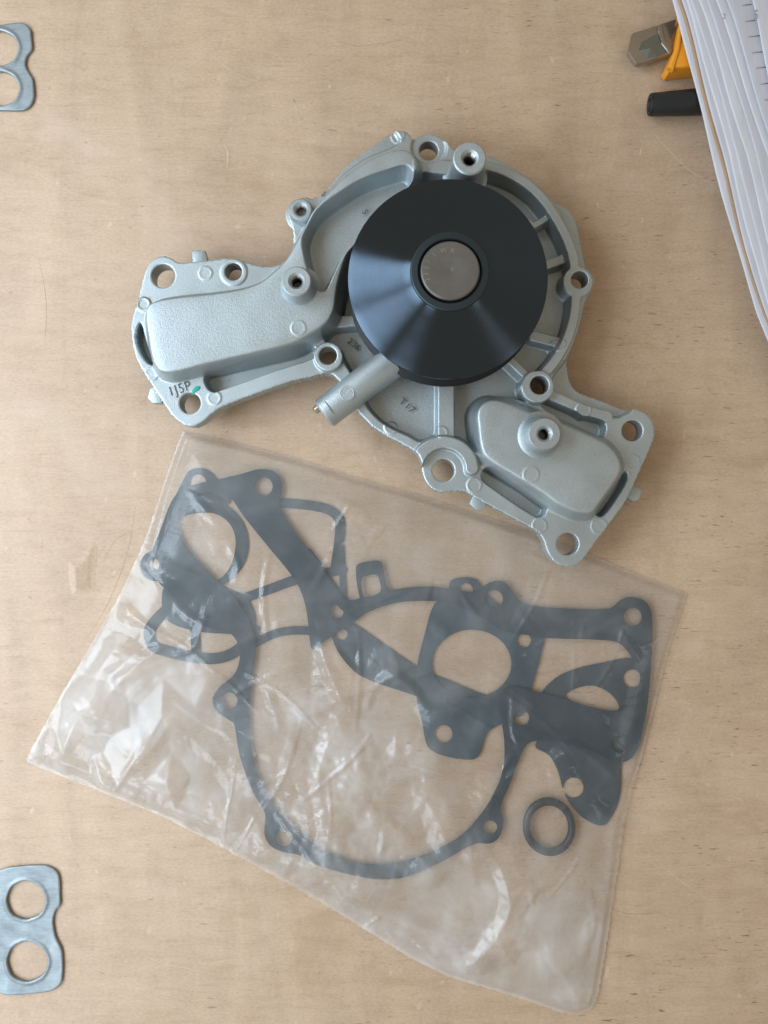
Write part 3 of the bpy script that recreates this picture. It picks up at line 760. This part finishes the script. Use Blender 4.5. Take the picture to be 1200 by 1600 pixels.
    low = sstep((PY - 880)/260) * 0.75 + 0.25 + 0.3*sstep((420 - PX)/150)*sstep((PY - 850)/100)
    P_ = []
    for q in range(9000):
        c = (rs.uniform(0, 1120), rs.uniform(640, 1620))
        dn = 30 + 40*(c[1] < 980) + rs.uniform(0, 28)
        if all((c[0]-o_[0])**2 + ((c[1]-o_[1])*0.8)**2 > dn*dn for o_ in P_): P_.append(c)
        if len(P_) > 330: break
    hv = rs.normal(0, 1, len(P_))
    vs, _, tris, *_r = delaunay_2d_cdt([Vector(c) for c in P_], [], [], 0, 1e-4)
    fh = np.zeros(X.shape)
    vs = np.array([[v.x, v.y] for v in vs])
    for t in tris:
        A_, B_, C_ = vs[t[0]], vs[t[1]], vs[t[2]]
        m = (PX >= min(A_[0], B_[0], C_[0])) & (PX <= max(A_[0], B_[0], C_[0])) & (PY >= min(A_[1], B_[1], C_[1])) & (PY <= max(A_[1], B_[1], C_[1]))
        if not m.any(): continue
        x_, y_ = PX[m], PY[m]; det = (B_[1]-C_[1])*(A_[0]-C_[0]) + (C_[0]-B_[0])*(A_[1]-C_[1])
        if abs(det) < 1e-9: continue
        l1 = ((B_[1]-C_[1])*(x_-C_[0]) + (C_[0]-B_[0])*(y_-C_[1]))/det; l2 = ((C_[1]-A_[1])*(x_-C_[0]) + (A_[0]-C_[0])*(y_-C_[1]))/det; l3 = 1-l1-l2
        k_ = (l1 >= -1e-9) & (l2 >= -1e-9) & (l3 >= -1e-9)
        cur = fh[m]; cur[k_] = (l1*hv[t[0]] + l2*hv[t[1]] + l3*hv[t[2]])[k_]; fh[m] = cur
    cr = cr + fh * low * 1.15
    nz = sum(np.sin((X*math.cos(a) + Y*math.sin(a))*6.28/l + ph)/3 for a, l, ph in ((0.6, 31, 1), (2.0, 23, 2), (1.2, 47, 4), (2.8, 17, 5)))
    glare_map = np.clip(0.22 + 0.44*sstep((PY - 980)/230)*(0.65 + 0.35*nz) + 0.45*np.exp(-(((PX-170)/130)**2 + ((PY-1120)/150)**2)) + 0.5*np.exp(-(((PX-760)/140)**2 + ((PY-1500)/90)**2)) + 0.3*np.exp(-(((PX-540)/70)**2 + ((PY-1180)/170)**2)) - 0.75*np.exp(-(((PX-860)/170)**2 + ((PY-1190)/140)**2)) + 0.10*nz, 0, 1)  # the film's own veil, plus glare painted in as zones of whiter haze
    h = 0.7 + edge * 4.6 + (n*0.95 + 0.3) * np.clip(d/10, 0, 1) + cr * np.clip(d/5, 0.10, 1) + cz * (m2 * 0.65 + 0.10 + 0.30*sstep((PY - 1050)/200))
    floor = 0.75 + 2.6*sstep(d / (4.0 + 8.0*sstep((760 - PX)/500) * sstep((PY - 760)/200))) + 1.8*sstep((d - 6) / 14)
    h = np.maximum(h, floor) + 0.04*n
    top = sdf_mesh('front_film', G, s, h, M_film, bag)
    G2 = Grid(x0, x1, y0, y1, 2.5); qx, qy = G2.px(0.35)
    s2 = sd_poly(qx, qy, np.array(BAG, float), 2000) * SC
    sdf_mesh('back_film', G2, s2, np.full(qx.shape, 0.30), M_filmb, bag)
    at = top.data.attributes.new('painted_glare', 'FLOAT', 'POINT')
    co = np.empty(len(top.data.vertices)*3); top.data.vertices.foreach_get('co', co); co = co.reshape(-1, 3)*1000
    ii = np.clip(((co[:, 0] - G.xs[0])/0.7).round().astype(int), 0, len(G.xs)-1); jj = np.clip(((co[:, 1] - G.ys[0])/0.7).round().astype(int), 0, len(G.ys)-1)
    at.data.foreach_set('value', glare_map[ii, jj].astype(np.float32))
build_bag()

# ------------------------------------------------------------------ two zinc figure-eight plates
def eight(pts, holes, label):
    x0, y1 = U(-80, min(p[1] for p in pts) - 10, 1.6); x1, y0 = U(110, max(p[1] for p in pts) + 10, 1.6)
    G = Grid(x0, x1, y0, y1, 0.45); PX, PY = G.px(1.8)
    s = sd_poly(PX, PY, spline(pts, 4)); lip = np.zeros(PX.shape)
    for (cx, cy), r in holes:
        a = np.arctan2(PY - cy, PX - cx)
        q = np.hypot(PX - cx, PY - cy) - r * (1 + 0.010*np.cos(8*a) + 0.012*np.sin(3*a + 1) + 0.004*np.sin(23*a))
        s = np.maximum(s, -q); lip += 0.45*np.exp(-((q - 2)/3.2)**2)
    o = sdf_mesh('metal_gasket', G, s*SC, 1.5 + lip, M_zinc, None, zbot=0.02, rnd=0.25, bottom=True)
    tag(o, label, 'metal plate', 'two-hole metal plates at the left edge')
eight([(0,1361),(17,1356),(66,1353),(82,1358),(91,1369),(93,1400),(93,1415),(86,1424),(82,1440),(86,1465),(95,1484),(97,1500),(97,1523),(94,1538),(82,1548),(65,1552),(17,1556),(0,1553),(-12,1543),(-15,1515),(-14,1485),(-5,1465),(-4,1440),(-8,1424),(-16,1412),(-16,1385),(-12,1369)],
      [((40,1407),30),((42,1503),31.5)], 'grey metal plate with two full round holes, at the lower left below the bag')
eight([(0,38),(20,35),(36,35),(46,44),(48,58),(49,76),(41,87),(39,101),(44,112),(50,122),(52,138),(52,152),(45,166),(34,171),(0,171),(-30,171),(-48,164),(-54,140),(-52,120),(-44,104),(-44,90),(-52,76),(-54,55),(-48,42),(-30,38)],
      [((0,75),27.5),((2,138),27)], 'grey metal plate with two round holes, cut off by the frame at the upper left')

# ------------------------------------------------------------------ upper right: knife, marker, papers
knife = empty('snap_off_knife', V(1040, 70, 0), 'steel nosed snap off knife with an orange plastic slide, under the white papers', 'utility knife')
nose = prism('steel_nose', [(989,51),(1027,39),(1062,27),(1090,30),(1092,80),(1046,84),(1000,100),(994,99),(982,81)], 4.0, 7.0, M_knife, knife, 0.5, zp=7)
bm = bmesh.new()
kv = [bm.verts.new(V(x, y, z_)) for x, y, z_ in ((1002,66,7.04),(1027,52,7.04),(1032,66,8.2),(1045,80,7.04),(1028,89,7.04),(1012,91,7.04),(998,79,7.04),(1016,75,9.2))]
for q in ((0,1,2,7),(2,3,4,7),(4,5,7),(5,6,7),(6,0,7)): bm.faces.new([kv[i_] for i_ in q])
bmesh.ops.recalc_face_normals(bm, faces=bm.faces)
for f in bm.faces:
    if f.normal.z < 0: f.normal_flip()
me = bpy.data.meshes.new('blade_clip'); bm.to_mesh(me); bm.free(); link('blade_clip', me, M_knifein, nose)
prism('nose_fold', [(1027,40),(1034,38),(1040,62),(1052,80),(1047,84),(1033,68)], 6.9, 8.4, M_knife, nose, 0.5, zp=8)
prism('orange_slide', [(1062,38),(1070,33),(1100,40),(1120,70),(1118,103),(1080,106),(1048,109),(1043,103),(1054,78)], 1.0, 11.5, M_orange, knife, 1.6, zp=10, seg=3)
prism('slide_ridge', [(1062,36),(1068,38),(1062,80),(1052,110),(1043,106),(1054,78)], 9.0, 12.2, M_orange, knife, 1.0, zp=11, seg=3)
lathe('slide_knob', [(0.01, 10), (1.1, 9.6), (1.5, 8.4), (1.4, 6.8)], V(1053, 45, 0), M_orange, knife, 20)
prism('knife_body', [(1100,42),(1260,20),(1270,80),(1118,103)], 0.5, 11.0, M_marker, knife, 1.0, zp=10)

mk = empty('marker_pen', V(1060, 158, 0), 'black tapered marker pen end sticking out from under the white papers', 'marker pen')
a = V(1013, 164, 6.2); b = V(1240, 150, 6.2); ax = (b - a).normalized(); Lm = (b - a).length*1000
lathe('barrel', [(4.5, 1.2), (5.0, 0.9), (5.2, 1.8), (5.35, 6), (5.9, 20), (6.2, 35), (6.2, Lm)], a, M_marker, mk, 64, axis=ax)
lathe('end_cap', [(0.01, 1.6), (2.9, 1.4), (3.2, 0.7), (3.8, 0.7), (4.0, 1.5), (4.5, 1.2)], a, M_marker, mk, 48, axis=ax)

papers = empty('paper_stack', V(1150, 200, 0), 'stack of loose white papers with a brown card near the bottom, upper right corner', 'papers')
base_edge = spline([(1040,-40),(1051,0),(1060,30),(1077,97),(1095,172),(1112,240),(1144,360),(1180,480),(1201,532),(1222,590)], 4, False)
edges_ = []
for (o0, o1, o2), mt, z_, nm in (((0,0,0),M_paper,13.2,'sheet'), ((8,11,8),M_kraft,13.9,'brown_card'), ((14,17,12),M_paper2,15.2,'sheet'), ((21,27,20),M_paper,15.5,'sheet'), ((29,40,32),M_paper2,15.9,'sheet'), ((41,54,48),M_paper,16.4,'sheet'), ((54,70,66),M_paper2,17.0,'sheet'), ((67,86,86),M_paper,17.7,'sheet'), ((84,98,112),M_paper2,19.0,'sheet'), ((124,114,118),M_paper,20.5,'sheet')):
    e = [(x + np.interp(y, (0, 240, 500), (o0, o1, o2)) + 1.2*math.sin(y/37 + z_*5), y) for x, y in base_edge]
    edges_.append((e, mt, z_, nm))
for e, mt, z_, nm in edges_:
    P = [list(q) for q in e]
    last = P[-1]
    P += [(1420, last[1] + 30), (1420, -60)]
    # a thin sheet whose left edge droops a little
    G_pts = [U(x, y, z_) for x, y in P]
    n_ = len(P) - 2
    bm = bmesh.new(); cols = []
    for i in range(n_):
        x, y = G_pts[i]; xr = G_pts[-1][0]; row = []
        for t, dz in ((0, -0.25), (0.012, -0.1), (0.04, 0.0), (0.12, 0.05), (0.4, 0.1), (1, 0.15)):
            wob = 0.05*math.sin(y/23 + z_*7 + t*9)
            row.append(bm.verts.new(((x + (xr - x)*t)/1000, (y)/1000, (z_ + dz + wob*(1 if t < .3 else .3))/1000)))
        cols.append(row)
    for u, v in zip(cols, cols[1:]):
        for k in range(len(u) - 1): bm.faces.new((u[k], u[k+1], v[k+1], v[k]))
    bmesh.ops.recalc_face_normals(bm, faces=bm.faces)
    if sum(f.normal.z for f in bm.faces) < 0:
        for f in bm.faces: f.normal_flip()
    th = 0.14 if nm == 'sheet' else 0.5
    me = bpy.data.meshes.new(nm); bm.to_mesh(me); bm.free(); smooth_me(me)
    o = link(nm, me, mt, papers)
    sol = o.modifiers.new('thickness', 'SOLIDIFY'); sol.thickness = th/1000; sol.offset = -1
for x, y, l in ((1167,7,14),(1172,32,15),(1179,56,18),(1184,81,17),(1190,105,16),(1196,130,14),(1200,155,10)):
    prism('ruled_line', [(x - l/2, y + 0.7), (x + l/2, y - 0.9), (x + l/2, y - 0.1), (x - l/2, y + 1.5)], 19.1, 19.4, M_line, papers, 0, zp=19.4)
text('handwritten_figure', '5', 1180, 24, 20.85, 22, 5, M_line, papers, 0.05, -0.01, 0.2, 0.6)
text('handwritten_figure', '2', 1130, 26, 18.05, 12, 5, M_line, papers, 0.05, -0.02, 0.2)
